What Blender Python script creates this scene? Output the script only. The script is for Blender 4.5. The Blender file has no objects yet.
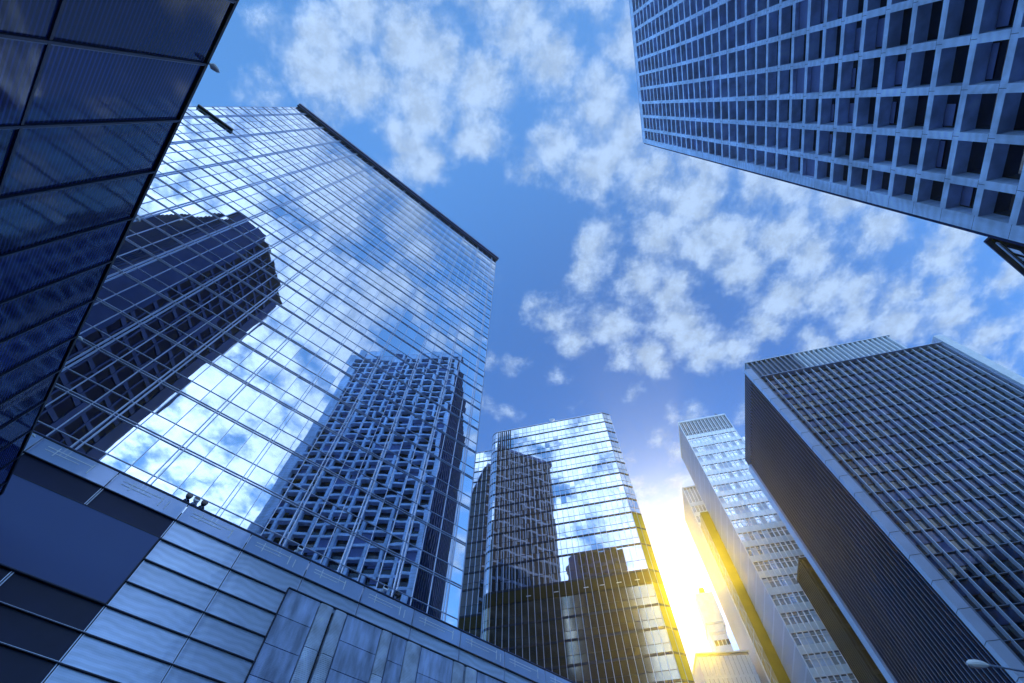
import bpy, bmesh, math, random
from mathutils import Vector, Matrix
random.seed(7)
sc = bpy.context.scene
COL = sc.collection
W, HGT = 1024, 683
FPX = 16 * 1024 / 36          # a 16 mm lens on a 36 mm sensor
ELEV = math.radians(62.83)
SE, CE = math.sin(ELEV), math.cos(ELEV)
EYE = 1.6

# ------------------------------------------------------------------ survey helpers
def at_z(px, py, z):
    """ground-survey: the point at height z seen in that direction of the photograph"""
    x, y = px - 512, 341.5 - py
    d = (x, FPX * CE - SE * y, FPX * SE + CE * y)
    s = (z - EYE) / d[2]
    return (d[0] * s, d[1] * s, z)

def proj(p):
    X, Y, Z = p[0], p[1], p[2] - EYE
    fw = CE * Y + SE * Z
    if fw < 0.05:
        return None
    up = -SE * Y + CE * Z
    return (512 + FPX * X / fw, 341.5 - FPX * up / fw)

# ------------------------------------------------------------------ materials
def nodes_of(m):
    m.use_nodes = True
    nt = m.node_tree
    return nt, nt.nodes['Principled BSDF']

def mat(name, col, rough=0.6, metal=0.0, var=0.15, vscale=0.6, bump=0.0, bscale=8.0, spec=0.5, streak=0.0, rvar=0.0):
    m = bpy.data.materials.new(name)
    nt, b = nodes_of(m)
    N, L = nt.nodes, nt.links
    b.inputs['Roughness'].default_value = rough
    b.inputs['Metallic'].default_value = metal
    b.inputs['Specular IOR Level'].default_value = spec
    tc = N.new('ShaderNodeTexCoord')
    no = N.new('ShaderNodeTexNoise'); no.inputs['Scale'].default_value = vscale; no.inputs['Detail'].default_value = 6
    if streak:
        mp = N.new('ShaderNodeMapping'); mp.inputs['Scale'].default_value = (1, 1, streak)
        L.new(tc.outputs['Object'], mp.inputs['Vector']); L.new(mp.outputs[0], no.inputs['Vector'])
    else:
        L.new(tc.outputs['Object'], no.inputs['Vector'])
    mr = N.new('ShaderNodeMapRange')
    mr.inputs['From Min'].default_value = 0.3; mr.inputs['From Max'].default_value = 0.7
    mr.inputs['To Min'].default_value = 1 - var; mr.inputs['To Max'].default_value = 1 + var
    L.new(no.outputs['Fac'], mr.inputs['Value'])
    vm = N.new('ShaderNodeVectorMath'); vm.operation = 'SCALE'
    vm.inputs[0].default_value = col[:3]
    L.new(mr.outputs[0], vm.inputs['Scale'])
    L.new(vm.outputs[0], b.inputs['Base Color'])
    if rvar:
        m2 = N.new('ShaderNodeMapRange')
        m2.inputs['To Min'].default_value = max(0, rough - rvar); m2.inputs['To Max'].default_value = rough + rvar
        L.new(no.outputs['Fac'], m2.inputs['Value']); L.new(m2.outputs[0], b.inputs['Roughness'])
    if bump:
        n2 = N.new('ShaderNodeTexNoise'); n2.inputs['Scale'].default_value = bscale; n2.inputs['Detail'].default_value = 2
        L.new(tc.outputs['Object'], n2.inputs['Vector'])
        bp = N.new('ShaderNodeBump'); bp.inputs['Strength'].default_value = 1.0; bp.inputs['Distance'].default_value = bump
        L.new(n2.outputs['Fac'], bp.inputs['Height']); L.new(bp.outputs[0], b.inputs['Normal'])
    return m

def glass_mirror(name, col, rough=0.02, wave=0.004, wscale=0.5, var=0.06, obj_coord=False):
    """coated curtain-wall glass: a tinted mirror with slightly uneven panes"""
    m = bpy.data.materials.new(name)
    nt, b = nodes_of(m)
    N, L = nt.nodes, nt.links
    b.inputs['Metallic'].default_value = 1.0
    b.inputs['Roughness'].default_value = rough
    ge = N.new('ShaderNodeNewGeometry')
    no = N.new('ShaderNodeTexNoise'); no.inputs['Scale'].default_value = wscale; no.inputs['Detail'].default_value = 1.5
    L.new(ge.outputs['Position'], no.inputs['Vector'])
    bp = N.new('ShaderNodeBump'); bp.inputs['Strength'].default_value = 1.0; bp.inputs['Distance'].default_value = wave
    L.new(no.outputs['Fac'], bp.inputs['Height']); L.new(bp.outputs[0], b.inputs['Normal'])
    n3 = N.new('ShaderNodeTexNoise'); n3.inputs['Scale'].default_value = 0.25; n3.inputs['Detail'].default_value = 5
    L.new(ge.outputs['Position'], n3.inputs['Vector'])
    ri = N.new('ShaderNodeNewGeometry')
    ad = N.new('ShaderNodeMath'); ad.operation = 'ADD'
    L.new(n3.outputs['Fac'], ad.inputs[0]); L.new(ri.outputs['Random Per Island'], ad.inputs[1])
    mr = N.new('ShaderNodeMapRange'); mr.inputs['From Min'].default_value = 0.3; mr.inputs['From Max'].default_value = 1.6
    mr.inputs['To Min'].default_value = 1 - var * 2; mr.inputs['To Max'].default_value = 1.0
    L.new(ad.outputs[0], mr.inputs['Value'])
    vm = N.new('ShaderNodeVectorMath'); vm.operation = 'SCALE'; vm.inputs[0].default_value = col
    L.new(mr.outputs[0], vm.inputs['Scale']); L.new(vm.outputs[0], b.inputs['Base Color'])
    return m

M = {}
M['mirror'] = glass_mirror('tower mirror glass', (0.80, 0.87, 0.97), 0.015, 0.0042, 0.42, 0.07)
M['mirror_c'] = glass_mirror('mid tower glass', (0.74, 0.80, 0.88), 0.02, 0.0035, 0.6, 0.10)
M['mirror_f'] = mat('pale window glass', (0.74, 0.80, 0.90), 0.14, 0.7, 0.22, 0.5)
M['flare_tint_glass'] = glass_mirror('flare tinted mirror glass', (0.50, 0.45, 0.35), 0.10, 0.0035, 0.6, 0.12)  # lower-floor glass with the gold of the sun flare painted in
M['flare_yellow'] = mat('flare yellow cladding', (0.42, 0.32, 0.025), 0.35, 0.7, 0.15, 0.3, spec=0.5)  # yellow of the sun flare put into the chamfer colour
M['flare_louvre'] = mat('flare tinted louvre metal', (0.05, 0.038, 0.012), 0.45, 0.3, 0.3, 0.3)  # louvre colour carries a painted flare tint
M['fin_metal'] = mat('blue grey anodised fins', (0.50, 0.58, 0.76), 0.35, 0.6, 0.1, 0.4)
M['dark_metal'] = mat('dark navy metal', (0.018, 0.026, 0.06), 0.4, 0.3, 0.25, 1.0)
M['navy_cap'] = mat('navy parapet metal', (0.075, 0.11, 0.27), 0.45, 0.2, 0.2, 1.0)
M['white_metal'] = mat('pale painted metal', (0.80, 0.84, 0.90), 0.45, 0.1, 0.08, 0.8)
M['black_core'] = mat('dark core wall', (0.012, 0.016, 0.035), 0.7, 0, 0.2, 0.5)
M['dark_glass'] = mat('dark window glass', (0.006, 0.009, 0.025), 0.04, 0, 0.3, 0.4, bump=0.004, bscale=0.8, spec=0.8)
M['panel_frost'] = mat('frosted podium panels', (0.56, 0.69, 0.95), 0.24, 0.25, 0.12, 0.35, bump=0.02, bscale=1.1, streak=4)
M['panel_shade'] = mat('shaded podium panels', (0.014, 0.022, 0.075), 0.4, 0, 0.25, 0.4, spec=0.25)  # shade over the left podium bays put into the panel colour
M['parapet_glass'] = mat('parapet glass', (0.40, 0.53, 0.84), 0.10, 0.12, 0.10, 0.5, bump=0.01, bscale=0.9)
M['sign_blue'] = mat('blank sign face', (0.060, 0.105, 0.29), 0.55, 0, 0.05, 0.15)
M['stone'] = mat('blue grey stone slabs', (0.38, 0.50, 0.80), 0.6, 0, 0.42, 2.2, bump=0.01, bscale=14, streak=0.25)
M['stone_rib'] = mat('ribbed pale stone', (0.66, 0.76, 0.95), 0.65, 0, 0.30, 1.2)
M['grid_stone'] = mat('lattice tower stone', (0.54, 0.66, 0.92), 0.5, 0, 0.30, 0.55, streak=0.3, rvar=0.1)
M['soffit'] = mat('dim soffit stone', (0.040, 0.045, 0.115), 0.7, 0, 0.15, 0.5)
M['blind'] = mat('drawn window blinds', (0.12, 0.15, 0.34), 0.7, 0, 0.15, 0.8)
M['near_glass'] = mat('near dark glazed panels', (0.010, 0.018, 0.075), 0.05, 0, 0.3, 0.25, bump=0.006, bscale=0.5, spec=0.4)
M['fin_pale'] = mat('pale fins', (0.66, 0.75, 0.93), 0.3, 0.25, 0.12, 0.3)
M['strip_stone'] = mat('pale corner strip', (0.50, 0.58, 0.80), 0.5, 0.1, 0.12, 0.3)
M['rib_dark'] = mat('brown grey ribs', (0.060, 0.074, 0.140), 0.4, 0.3, 0.2, 0.1)
M['rib_back'] = mat('rib backing', (0.022, 0.034, 0.095), 0.10, 0.5, 0.2, 0.1)
M['rib_pale'] = mat('pale ribs', (0.42, 0.48, 0.62), 0.4, 0.2, 0.12, 0.1)
M['rib_mid'] = mat('mid grey ribs', (0.20, 0.25, 0.36), 0.4, 0.2, 0.12, 0.1)
M['spandrel_e'] = mat('blue spandrel glass', (0.028, 0.042, 0.105), 0.08, 0.34, 0.8, 0.22, bump=0.006, bscale=0.7)
M['brown_rib'] = mat('brown ribs', (0.055, 0.047, 0.042), 0.5, 0.2, 0.2, 0.1)
M['brown_back'] = mat('brown backing', (0.015, 0.012, 0.010), 0.5, 0.1, 0.2, 0.1)
M['flare_amber'] = mat('flare tinted dark glass', (0.20, 0.135, 0.008), 0.3, 0.2, 0.3, 0.2)  # dark glass, its yellow is sun flare put into the colour
M['reflected_dark'] = mat('dark stone', (0.007, 0.011, 0.035), 0.9, 0, 0.25, 0.2, spec=0.03)
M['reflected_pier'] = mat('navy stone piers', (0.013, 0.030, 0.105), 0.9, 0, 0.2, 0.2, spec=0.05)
M['lamp_metal'] = mat('lamp metal', (0.30, 0.40, 0.62), 0.35, 0.5, 0.1, 3)
M['black'] = mat('black fitting', (0.008, 0.01, 0.02), 0.5, 0.1, 0.1, 3)
M['black_glazing'] = mat('matt black glazing', (0.004, 0.007, 0.026), 0.95, 0, 0.2, 0.5, spec=0.02)  # near-black glazing without gloss
M['white'] = mat('white fitting', (0.78, 0.83, 0.92), 0.4, 0, 0.05, 3)
M['asphalt'] = mat('asphalt', (0.045, 0.05, 0.06), 0.85, 0, 0.25, 0.8, bump=0.01, bscale=30)
M['paving'] = mat('paving', (0.20, 0.22, 0.27), 0.8, 0, 0.2, 1.5, bump=0.005, bscale=20)
M['brown_stone'] = mat('brown stone facade', (0.13, 0.10, 0.075), 0.6, 0, 0.25, 0.15)
M['pale_blind'] = mat('pale blinds', (0.55, 0.62, 0.76), 0.5, 0, 0.2, 0.6)
M['rib_gap'] = mat('shadowed rib gaps', (0.07, 0.09, 0.15), 0.5, 0.1, 0.12, 0.1)
M['white_gloss'] = mat('white enamelled panels', (0.90, 0.93, 0.97), 0.25, 0.15, 0.06, 0.8)
M['roof'] = mat('roof felt', (0.10, 0.11, 0.14), 0.8, 0, 0.2, 0.5)

def panel_tone(m, lo, hi, wave=0.0, wscale=2.2, wdist=6.0, wdetail=1.5, lines=None):
    """panel-to-panel tone, wavy bands and fine printed lines multiplied into the base colour"""
    nt = m.node_tree; N, L = nt.nodes, nt.links; b = N['Principled BSDF']
    src = b.inputs['Base Color'].links[0].from_socket
    oi = N.new('ShaderNodeObjectInfo')
    mr = N.new('ShaderNodeMapRange'); mr.inputs['To Min'].default_value = lo; mr.inputs['To Max'].default_value = hi
    L.new(oi.outputs['Random'], mr.inputs['Value'])
    fac = mr.outputs[0]
    def mul(a, c):
        n = N.new('ShaderNodeMath'); n.operation = 'MULTIPLY'; L.new(a, n.inputs[0]); L.new(c, n.inputs[1]); return n.outputs[0]
    ge = N.new('ShaderNodeNewGeometry')
    if wave:
        wv = N.new('ShaderNodeTexWave'); wv.wave_type = 'BANDS'; wv.bands_direction = 'Z'
        wv.inputs['Scale'].default_value = wscale; wv.inputs['Distortion'].default_value = wdist; wv.inputs['Detail'].default_value = wdetail
        wv.inputs['Detail Scale'].default_value = 0.6
        L.new(ge.outputs['Position'], wv.inputs['Vector'])
        m2 = N.new('ShaderNodeMapRange'); m2.inputs['To Min'].default_value = 1-wave; m2.inputs['To Max'].default_value = 1+wave*0.6
        L.new(wv.outputs['Fac'], m2.inputs['Value']); fac = mul(fac, m2.outputs[0])
    if lines:
        pitch, width, gain = lines
        sp = N.new('ShaderNodeSeparateXYZ'); L.new(ge.outputs['Position'], sp.inputs[0])
        n1 = N.new('ShaderNodeMath'); n1.operation = 'DIVIDE'; L.new(sp.outputs['Z'], n1.inputs[0]); n1.inputs[1].default_value = pitch
        n2 = N.new('ShaderNodeMath'); n2.operation = 'FRACT'; L.new(n1.outputs[0], n2.inputs[0])
        n3 = N.new('ShaderNodeMath'); n3.operation = 'LESS_THAN'; L.new(n2.outputs[0], n3.inputs[0]); n3.inputs[1].default_value = width
        m3 = N.new('ShaderNodeMapRange'); m3.inputs['To Min'].default_value = 1; m3.inputs['To Max'].default_value = gain
        L.new(n3.outputs[0], m3.inputs['Value']); fac = mul(fac, m3.outputs[0])
    vm = N.new('ShaderNodeVectorMath'); vm.operation = 'SCALE'; L.new(src, vm.inputs[0]); L.new(fac, vm.inputs['Scale'])
    L.new(vm.outputs[0], b.inputs['Base Color'])
panel_tone(M['panel_frost'], 0.88, 1.05, 0.10, 0.9, 9.0, 2.0, (0.09, 0.3, 0.93))  # wavy bands paint rippled reflections into the panel colour
panel_tone(M['panel_shade'], 0.75, 1.25)
panel_tone(M['near_glass'], 0.7, 1.5, 0, lines=(0.12, 0.35, 3.2))
panel_tone(M['stone'], 0.80, 1.06, 0.12, 5.0, 9.0, 3.0)
panel_tone(M['stone_rib'], 0.85, 1.05)

# weather streaks on the lattice tower: a second, finer layer of tone
panel_tone(M['grid_stone'], 0.97, 1.03, 0.10, 0.35, 14.0, 4.0)

# ------------------------------------------------------------------ mesh helpers
class MB:
    def __init__(s):
        s.v, s.f, s.mi = [], [], []
    def quad(s, a, b, c, d, mi=0):
        k = len(s.v); s.v += [a, b, c, d]; s.f.append((k, k+1, k+2, k+3)); s.mi.append(mi)
    def box(s, x0, x1, y0, y1, z0, z1, mi=0):
        k = len(s.v)
        s.v += [(x0,y0,z0),(x1,y0,z0),(x1,y1,z0),(x0,y1,z0),(x0,y0,z1),(x1,y0,z1),(x1,y1,z1),(x0,y1,z1)]
        for f in ((0,3,2,1),(4,5,6,7),(0,1,5,4),(1,2,6,5),(2,3,7,6),(3,0,4,7)):
            s.f.append(tuple(k+i for i in f)); s.mi.append(mi)
    def prism(s, pts, z0, z1, mi=0):
        """extrude a counter-clockwise plan outline"""
        k = len(s.v); n = len(pts)
        s.v += [(p[0],p[1],z0) for p in pts] + [(p[0],p[1],z1) for p in pts]
        s.f.append(tuple(k+i for i in reversed(range(n)))); s.mi.append(mi)
        s.f.append(tuple(k+n+i for i in range(n))); s.mi.append(mi)
        for i in range(n):
            j = (i+1) % n
            s.f.append((k+i, k+j, k+n+j, k+n+i)); s.mi.append(mi)
    def slab(s, A, B, out, inn, z0, z1, mi=0):
        """a box standing along the plan line A-B; out = how far it stands proud (to the right of A->B), inn = how far it goes in"""
        dx, dy = B[0]-A[0], B[1]-A[1]; l = math.hypot(dx, dy); ox, oy = dy/l, -dx/l
        s.prism([(A[0]+ox*out, A[1]+oy*out), (B[0]+ox*out, B[1]+oy*out), (B[0]-ox*inn, B[1]-oy*inn), (A[0]-ox*inn, A[1]-oy*inn)], z0, z1, mi)
    def tube(s, path, r, n=8, mi=0):
        rings = []
        for i, p in enumerate(path):
            p = Vector(p); rr = r[i] if isinstance(r, (list, tuple)) else r
            a = Vector(path[max(i-1,0)]); b = Vector(path[min(i+1,len(path)-1)])
            t = (b-a).normalized()
            q = t.cross(Vector((0,0,1)))
            if q.length < 0.05: q = t.cross(Vector((1,0,0)))
            q.normalize(); w = t.cross(q)
            k = len(s.v)
            for j in range(n):
                an = 2*math.pi*j/n
                s.v.append(tuple(p + q*math.cos(an)*rr + w*math.sin(an)*rr))
            rings.append(k)
        for a, b in zip(rings, rings[1:]):
            for j in range(n):
                s.f.append((a+j, a+(j+1)%n, b+(j+1)%n, b+j)); s.mi.append(mi)
        s.f.append(tuple(rings[0]+j for j in reversed(range(n)))); s.mi.append(mi)
        s.f.append(tuple(rings[-1]+j for j in range(n))); s.mi.append(mi)
    def mesh(s, name, mats):
        me = bpy.data.meshes.new(name)
        me.from_pydata(s.v, [], s.f)
        for m in mats: me.materials.append(m)
        if len(mats) > 1:
            for p, i in zip(me.polygons, s.mi): p.material_index = i
        me.update()
        return me

def link(name, mb, mats, parent=None, label=None, loc=None):
    if not isinstance(mats, (list, tuple)): mats = [mats]
    o = bpy.data.objects.new(name, mb.mesh(name, mats))
    COL.objects.link(o)
    if parent is not None: o.parent = parent
    if loc is not None: o.location = loc
    if label: o['label'] = label
    return o

def tag(o, label, cat, group=None):
    o['label'] = label; o['category'] = cat
    if group: o['group'] = group
    return o

class Thing:
    """an Empty at the thing's base; local x runs to the right along its front, -y faces the viewer, z is up"""
    def __init__(s, name, label, cat, xy, az, z=0.0, group=None):
        o = bpy.data.objects.new(name, None); COL.objects.link(o)
        o.empty_display_size = 1.0
        s.th = math.pi/2 - math.radians(az)
        o.location = (xy[0], xy[1], z); o.rotation_euler = (0, 0, s.th)
        tag(o, label, cat, group)
        s.o, s.xy, s.z = o, xy, z
    def world(s, p):
        c, n = math.cos(s.th), math.sin(s.th)
        return (s.xy[0] + c*p[0] - n*p[1], s.xy[1] + n*p[0] + c*p[1], s.z + p[2])
    def local(s, q):
        c, n = math.cos(s.th), math.sin(s.th); x, y = q[0]-s.xy[0], q[1]-s.xy[1]
        return (c*x + n*y, -n*x + c*y, q[2]-s.z)
    def part(s, name, mb, mats, label=None, parent=None):
        return link(name, mb, mats, parent or s.o, label)
    def seen(s, c4):
        ps = [proj(s.world(p)) for p in c4]
        if any(p is None for p in ps): return 0
        if all(p[0] < 0 or p[0] > W for p in ps) or all(p[1] < 0 or p[1] > HGT for p in ps): return 0
        a = 0
        for i in range(4):
            q, r = ps[i], ps[(i+1) % 4]; a += q[0]*r[1] - r[0]*q[1]
        return abs(a)/2
    def units(s, name, cells, mats, most=100, tilt=0.0, seed=1):
        """cells: (A, B, z0, z1, inset, material index). Each becomes a part; past `most` the smallest in view share one part"""
        rnd = random.Random(seed)
        out = []
        for (A, B, z0, z1, ins, mi) in cells:
            dx, dy = B[0]-A[0], B[1]-A[1]; l = math.hypot(dx, dy); ox, oy = dy/l, -dx/l
            ta, tb = rnd.gauss(0, tilt), rnd.gauss(0, tilt)
            q = []
            for (f, z) in ((0, z0), (1, z0), (1, z1), (0, z1)):
                e = ta*(f-0.5)*l + tb*(z-(z0+z1)/2) - ins
                q.append((A[0]+dx*f+ox*e, A[1]+dy*f+oy*e, z))
            out.append((s.seen(q), q, mi))
        out.sort(key=lambda t: -t[0])
        for a, q, mi in out[:most]:
            c = [sum(p[i] for p in q)/4 for i in range(3)]
            m = MB(); m.quad(*[tuple(p[i]-c[i] for i in range(3)) for p in q])
            link(name, m, mats[mi] if isinstance(mats, (list, tuple)) else mats, s.o, None, c)
        if len(out) > most:
            m = MB()
            for a, q, mi in out[most:]: m.quad(*q, mi)
            o = link(name, m, mats, s.o); o['kind'] = 'stuff'

# ================================================================== CAMERA
cam = bpy.data.cameras.new('camera'); co = bpy.data.objects.new('camera', cam); COL.objects.link(co)
cam.lens = 16; cam.sensor_width = 36; cam.clip_end = 9000; cam.clip_start = 0.05
co.location = (0, 0, EYE); co.rotation_euler = (math.radians(90) + ELEV, 0, 0)
sc.camera = co

# ================================================================== THE GROUND
g = MB(); g.quad((-4000,-4000,0),(4000,-4000,0),(4000,4000,0),(-4000,4000,0))
o = link('ground', g, M['asphalt']); o['kind'] = 'structure'
g = MB(); g.prism([(-30,-12),(7,-12),(9,20),(-2,36),(-30,20)], 0.0, 0.12)
o = link('pavement', g, M['paving']); o['kind'] = 'structure'

AZ2 = 103.3                                    # the street grid of the towers across the square
# ================================================================== GLASS TOWER (left)
bx, by, _ = at_z(495, 258, 113.6)
T = Thing('glass_tower', 'huge mirror glass tower on the left reflecting clouds and two dark towers', 'tower', (bx, by), 51.1)
XL, XR, ZB, ZT = -54.0, 0.35, 21.0, 112.7
prim = [-0.92 - 4.25*k for k in range(13)]
fl = [24.9 + 3.985*k for k in range(-1, 23)]
m = MB(); m.box(XL, XR, 0.06, 24, ZB, ZT); T.part('wall', m, M['black_core'])
xs = sorted([XL, XR] + [p + d for p in prim for d in (0, -1.417, -2.833) if p + d > XL + 0.3])
cells = []
for i in range(len(xs)-1):
    for f in fl:
        if f + 1.43 > ZT: continue
        cells.append(((xs[i],0), (xs[i+1],0), max(f, ZB), f+1.43, 0, 0))
        z1 = min(f+3.985, ZT)
        cells.append(((xs[i],0), (xs[i+1],0), max(f+1.43, ZB), z1, 0, 0))
T.units('window', cells, M['mirror'], 100, 0.0036, 3)
m = MB()
for x in prim:
    for d in (-0.13, 0.13): m.box(x+d-0.032, x+d+0.032, -0.10, 0.05, ZB, ZT)
for x in xs:
    if min(abs(x-p) for p in prim) > 0.2: m.box(x-0.024, x+0.024, -0.055, 0.05, ZB, ZT)
T.part('mullion', m, M['fin_metal']).__setitem__('kind', 'stuff')
m = MB()
for f in fl:
    if f > ZB:
        for d in (-0.10, 0.10): m.box(XL, XR, -0.06, 0.05, f+d-0.024, f+d+0.024)
    if f + 1.43 < ZT: m.box(XL, XR, -0.045, 0.05, f+1.43-0.022, f+1.43+0.022)
T.part('transom', m, M['fin_metal']).__setitem__('kind', 'stuff')
m = MB(); m.box(XL-0.2, XR+0.35, -0.75, 24.3, ZT, ZT+0.85); m.box(XL-0.2, XR+0.35, -0.45, 24.3, ZT+0.85, ZT+1.1)
m.box(XL-0.2, XR+0.3, -0.5, -0.15, ZT-0.55, ZT-0.02)
T.part('parapet', m, M['navy_cap'], 'navy roof parapet standing proud of the glass')
m = MB(); m.box(XL, -48.7, -0.42, 0.0, 76.9, 77.25)
T.part('ledge', m, M['dark_metal'], 'short dark ledge near the far end')
m = MB()
for k in range(17): m.box(XR+0.001, XR+0.35, 0.4+k*1.4, 0.62+k*1.4, ZB, ZT-0.7)
for f in fl[1:]: m.box(XR+0.001, XR+0.15, 0.1, 23.9, f-0.3, f+0.3)
T.part('side_frame', m, M['rib_mid'])

# ================================================================== PODIUM
P = Thing('podium', 'low podium of pale blue panels below the mirror glass tower', 'podium', (bx, by), 51.1)
PY = -0.10
bays = [-31.85 + 4.06*k for k in range(13)]
rows = [20.36 - 1.272*k for k in range(13)]     # tops of the panel rows
SX0, SX1, SZ = -12.05, 18.0, 19.38              # the stone-clad part
m = MB(); m.box(-33, 20, 0.12, 30, 0, 20.9); P.part('wall', m, M['black_core'])
pale, dark = [], []
for i in range(len(bays)-1):
    for k in range(len(rows)-1):
        x0, x1, z1, z0 = bays[i]+0.02, bays[i+1]-0.02, rows[k]-0.05, rows[k+1]+0.05
        if x0 > SX0 - 0.5 and z1 < 19.5: continue
        if x1 > SX0 and z1 < 19.5: x1 = SX0
        sign = (x1 < -19 and x0 > -28.5 and 15.2 < (z0+z1)/2 < 19.1)
        if sign: continue
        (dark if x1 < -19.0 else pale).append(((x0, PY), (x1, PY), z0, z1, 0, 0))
P.units('panel', pale, M['panel_frost'], 100, 0.002, 5)
P.units('shaded_panel', dark, M['panel_shade'], 100, 0.002, 6)
m = MB()
for z in rows:
    m.box(-32.5, (19.5 if z > 19.3 else SX0), PY-0.14, 0.11, z-0.04, z+0.0, 0)
    m.box(-32.5, (19.5 if z > 19.3 else SX0), PY-0.05, 0.11, z+0.025, z+0.05, 1)
P.part('rail', m, [M['dark_metal'], M['fin_metal']]).__setitem__('kind', 'stuff')
m = MB()
for x in bays:
    zl = 5.1 if x < SX0 else SZ+0.02
    for d in (-0.05, 0.05): m.box(x+d-0.018, x+d+0.018, PY-0.05, 0.11, zl, 21.5)
P.part('joint', m, M['fin_metal']).__setitem__('kind', 'stuff')
cells = [((bays[i]+0.03, PY), (bays[i+1]-0.03, PY), 20.46, 21.55, 0, 0) for i in range(len(bays)-1)]
P.units('parapet_panel', cells, M['parapet_glass'], 100, 0.004, 8)
m = MB(); m.box(-33, 20, PY-0.04, -0.01, 21.56, 21.62, 0); m.box(-33, 20, PY-0.06, -0.01, 21.622, 21.66, 1)
P.part('coping', m, [M['dark_metal'], M['navy_cap']])
# white bars added to stand for window frames reflected in the parapet glass
rr = random.Random(4)
for i, x in enumerate(bays[1:-1]):
    L0 = x + 0.5; L1 = x + 3.2 + rr.uniform(-0.5, 0.3)
    m = MB()
    m.box(L0, L1, PY-0.014, PY-0.004, 21.18, 21.23); m.box(L0, L1*0.75+L0*0.25, PY-0.014, PY-0.004, 20.98, 21.02)
    m.box(L1-0.06, L1, PY-0.018, PY-0.003, 20.72, 21.36); m.box(L0+0.5, L0+0.55, PY-0.018, PY-0.003, 20.8, 21.4)
    if i % 2: m.box(L1+0.32, L1+0.38, PY-0.014, PY-0.004, 20.7, 21.25)
    P.part('reflection_bar', m, M['white'])
# stone cladding with ribbed pilasters
seq = [('flat',-12.05,-9.97),('rib',-9.95,-8.98),('rib',-8.90,-8.02),('flat',-8.0,-5.52),('rib',-5.5,-4.67),('flat',-4.65,-3.58),('rib',-3.56,-2.41),
       ('flat',-2.39,0.17),('rib',0.19,1.16),('rib',1.24,2.26),('flat',2.28,4.75),('rib',4.77,5.6),('flat',5.62,6.7),('rib',6.72,7.9),('flat',7.92,10.5),('rib',10.52,11.5),('flat',11.52,18)]
for kind, a, b in seq:
    for k in range(7):
        z1 = SZ - 1.57*k - 0.02; z0 = SZ - 1.57*(k+1) + 0.02
        if kind == 'flat':
            m = MB(); m.box(a, b, PY-0.10, 0.11, z0, z1); P.part('stone_slab', m, M['stone'])
    if kind == 'rib':
        for k in range(4):
            z1 = SZ - 3.14*k + (0.0 if k == 0 else 0.55) - 0.02; z0 = SZ - 3.14*(k+1) + 0.55 + 0.02
            m = MB(); n = 34; 
            cx, r = (a+b)/2, (b-a)/2 - 0.05
            h = (z1-z0)/n
            prof = [(cx + r*math.cos(math.pi*(1-j/8)), PY - 0.10 - 0.07*max(0.0, math.sin(math.pi*j/8))**0.5) for j in range(9)]
            for q in range(n):
                m.prism([(prof[0][0], 0.1)] + prof + [(prof[-1][0], 0.1)], z0+q*h, z0+(q+0.55)*h)
                pr2 = [(cx + (p[0]-cx)*0.93, p[1]+0.03) for p in prof]
                m.prism([(pr2[0][0], 0.1)] + pr2 + [(pr2[-1][0], 0.1)], z0+(q+0.55)*h, z0+(q+1)*h)
            P.part('ribbed_pilaster', m, M['stone_rib'])
m = MB(); m.box(SX0-0.06, 18.1, PY-0.16, 0.11, SZ, SZ+0.07); m.box(SX0-0.10, SX0-0.02, PY-0.16, 0.11, 5, SZ)
P.part('stone_edge', m, M['dark_metal'])
S = Thing('blank_signboard', 'large flat blank dark blue board fixed to the podium panels', 'signboard', (bx, by), 51.1)
m = MB(); m.box(-27.72, -19.76, PY-0.16, PY-0.03, 15.30, 19.04); S.part('board', m, M['sign_blue'])
m = MB()
for (a,b,c,d) in ((-27.78,-19.70,19.045,19.09),(-27.78,-19.70,15.25,15.295),(-19.755,-19.70,15.297,19.043)): m.box(a,b,PY-0.18,PY-0.02,c,d)
S.part('frame', m, M['dark_metal'])

# floodlights on the podium coping
def wallx(px, py):
    # position along the podium face seen at that pixel
    x, y = px-512, 341.5-py
    d = (x, FPX*CE-SE*y, FPX*SE+CE*y); n = (math.cos(math.radians(51.1)), -math.sin(math.radians(51.1)))
    s = (n[0]*bx+n[1]*by)/(n[0]*d[0]+n[1]*d[1])
    return (d[0]*s, d[1]*s, d[2]*s+EYE)
def flood(px, py, label, face):
    q = wallx(px, py); lx = T.local(q)[0]
    F_ = Thing('floodlight', label, 'floodlight', T.world((lx, PY-0.10, 0))[:2], 51.1, 21.66, 'floodlights on the podium coping')
    m = MB(); m.tube([(0,0,0),(0,0,0.20)], 0.025); F_.part('bracket', m, M['lamp_metal'])
    m = MB(); m.tube([(0,0.12,0.25),(0,0.04,0.26),(0,-0.08,0.29),(0,-0.14,0.31)], [0.06,0.15,0.19,0.20], 14)
    hs = F_.part('housing', m, M[face])
    m = MB(); m.tube([(0,-0.143,0.31),(0,-0.149,0.311)], 0.165, 14); F_.part('lens', m, M['dark_glass'], parent=hs)
flood(184, 503, 'black floodlight on the coping, nearest the blank signboard', 'black')
flood(192, 506, 'small white floodlight between two black ones on the podium coping', 'white')
flood(200, 509, 'black floodlight on the coping, just right of the white one', 'black')
flood(298, 551, 'white floodlight standing alone on the coping under the lattice reflection', 'white')
flood(384, 588, 'white floodlight on the coping near the right end of the reflection', 'white')
flood(396, 592, 'black floodlight on the coping near the right end of the tower', 'black')

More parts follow.
